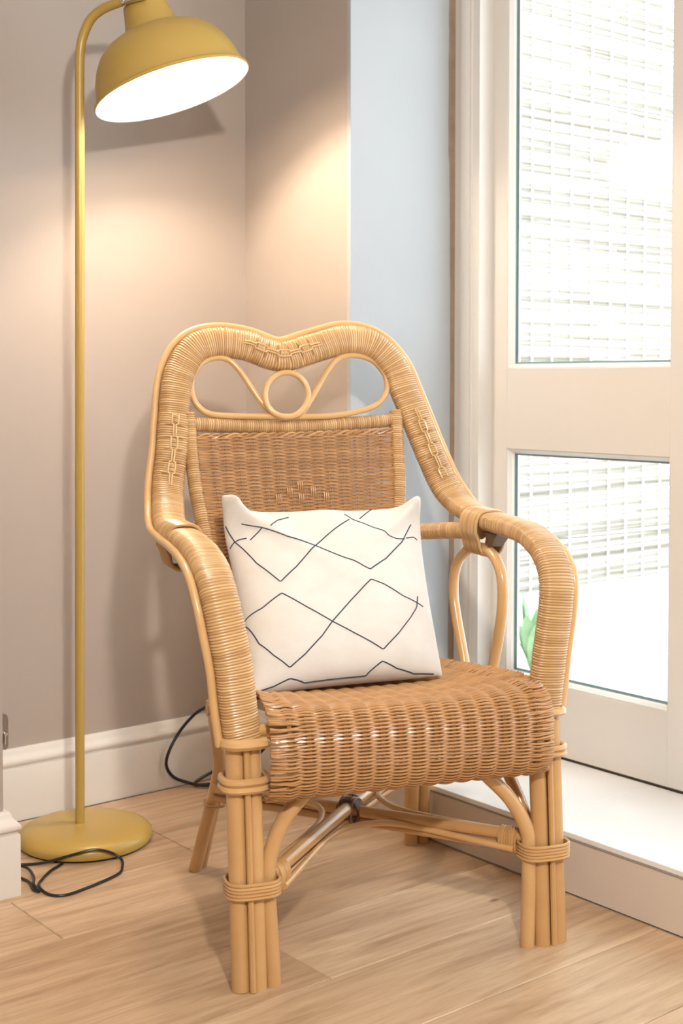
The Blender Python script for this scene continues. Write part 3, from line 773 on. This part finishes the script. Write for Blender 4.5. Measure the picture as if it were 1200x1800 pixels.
# ---------------------------------------------------------------- cushion (same local frame as the chair)
cush = empty('cushion', (1.405, 1.575, 0), CH_A)
tag(cush, 'soft white square cushion with thin navy diamond lines, leaning in the rattan armchair', 'cushion')
cBL, cBR, cTL, cTR = V((-.240, .070, .438)), V((.104, .104, .436)), V((-.220, .352, .698)), V((.180, .388, .690))
CT = .058
def cushion_pt(s, t, side):
    """s,t in -1..1 ; side +1 front, -1 back"""
    pin = 1-.055*(1-t*t)*abs(s)**2; pinT = 1-.045*(1-s*s)*abs(t)**2
    s2, t2 = s*pin, t*pinT
    u, v_ = (s2+1)/2, (t2+1)/2
    P_ = cBL.lerp(cBR, u).lerp(cTL.lerp(cTR, u), v_)
    n_ = (cBR-cBL).cross(cTL-cBL).normalized()
    h = CT*((1-abs(s)**2.6)*(1-abs(t)**2.4))**.46
    h *= 1+.12*(-t)
    wr = .0035*sin(7*s+2*t)*(1-abs(s))*(.5+.5*t) + .004*sin(5*t+s*3)*abs(s)*(1-abs(s))
    # soft diagonal folds that run down from the two top corners
    for c_ in (-1, 1):
        d_ = ((s*c_+.92)*.70+(t-.92)*-.0); 
    fold = 0
    for sx, k_ in ((-1, 1.0), (1, .8)):
        du, dv = s-sx*.98, t-.98; along = (-sx*du - dv)/1.414; across = (du*-sx*-1 + dv*-1*-1)/1.414 if 0 else (sx*du - dv)/1.414
        if along > 0: fold += k_*.026*math.exp(-(across/.075)**2)*math.exp(-along/.55)*min(1, along*9)
    n_off = h*side + (wr+fold)*(1 if side > 0 else .3)*min(1, h/.02)
    P_ = P_ + n_*n_off
    # limp rounded ears at the upper corners
    for sx, lift, fwd in ((-1, .020, .010), (1, .014, .012)):
        r2 = (s-sx)**2*9+(t-1)**2*9
        g_ = math.exp(-r2*1.6); g_ = math.exp(-r2*3.2); P_ = P_ + V((sx*-.004*g_, -fwd*g_, 1.5*lift*g_)) + n_*(side*.012*math.exp(-((s-sx*.93)**2+(t-.93)**2)*160))
    # sag: the lower edge rounds under on the seat
    if t < -.7: P_.z += 0.0
    return P_
G = 72
mb = MB(); grid = {}
vs = []; fs = []
def cg(k): 
    x = -1+2*k/G; return math.copysign(1-(1-abs(x))**1.35, x)
for side in (1, -1):
    for i in range(G+1):
        for j in range(G+1):
            if side < 0 and (i in (0, G) or j in (0, G)): grid[(side, i, j)] = grid[(1, i, j)]; continue
            grid[(side, i, j)] = len(vs); vs.append(cushion_pt(cg(i), cg(j), side))
    for i in range(G):
        for j in range(G):
            f_ = (grid[(side, i, j)], grid[(side, i+1, j)], grid[(side, i+1, j+1)], grid[(side, i, j+1)])
            fs.append(f_ if side > 0 else f_[::-1])
mb.add(vs, fs); mb.build('cushion_cover', 'cloth', cush)
LINES = [[(-0.871, 0.73), (-0.705, 0.622), (-0.489, 0.456), (-0.24, 0.332), (0.041, 0.149), (0.257, 0.008), (0.456, 0.149), (0.688, 0.398), (0.837, 0.663)], [(-0.829, 0.522), (-0.705, 0.622)], [(-0.63, 0.614), (-0.531, 0.746), (-0.406, 0.796)], [(-0.995, 0.771), (-0.954, 0.564), (-0.821, 0.232), (-0.638, -0.041), (-0.456, 0.108), (-0.24, 0.332), (-0.041, 0.522), (0.166, 0.705)], [(0.141, 0.813), (0.207, 0.705), (0.307, 0.647), (0.439, 0.556), (0.531, 0.456), (0.63, 0.431), (0.721, 0.439)], [(0.282, 0.73), (0.481, 0.978)], [(-0.995, -0.282), (-0.846, -0.265), (-0.647, -0.166), (-0.415, -0.373), (-0.199, -0.531), (0.017, -0.663), (0.307, -0.829), (0.481, -0.68), (0.638, -0.514), (0.73, -0.398), (0.763, -0.274)], [(-0.995, -0.34), (-0.912, -0.597), (-0.788, -0.755), (-0.638, -0.887), (-0.489, -0.804), (-0.315, -0.663), (-0.199, -0.531), (0.017, -0.323), (0.249, -0.108), (0.381, -0.166), (0.58, -0.29), (0.821, -0.373)], [(-0.92, -0.995), (-0.779, -0.987), (-0.63, -0.962), (-0.473, -0.995), (0.158, -0.995), (0.307, -0.92), (0.473, -0.97), (0.672, -0.995), (0.895, -0.995)], [(-0.995, 0.539), (-0.97, 0.564), (-0.92, 0.572), (-0.854, 0.556)], [(0.746, 0.456), (0.854, 0.497), (0.895, 0.473)]]
for poly in LINES:
    dense = resample([(a, b_, 0) for a, b_ in poly], .02)[0]
    pts = []
    for a, b_, _ in dense:
        p = cushion_pt(a, b_, 1); e_ = .004
        n_ = (cushion_pt(min(1, a+e_), b_, 1)-cushion_pt(max(-1, a-e_), b_, 1)).cross(cushion_pt(a, min(1, b_+e_), 1)-cushion_pt(a, max(-1, b_-e_), 1)).normalized()
        pts.append(tuple(p+n_*.0002))
    q = MB(); q.tube(pts, .0011, 6); q.build('stitched_line', 'stitch', cush)
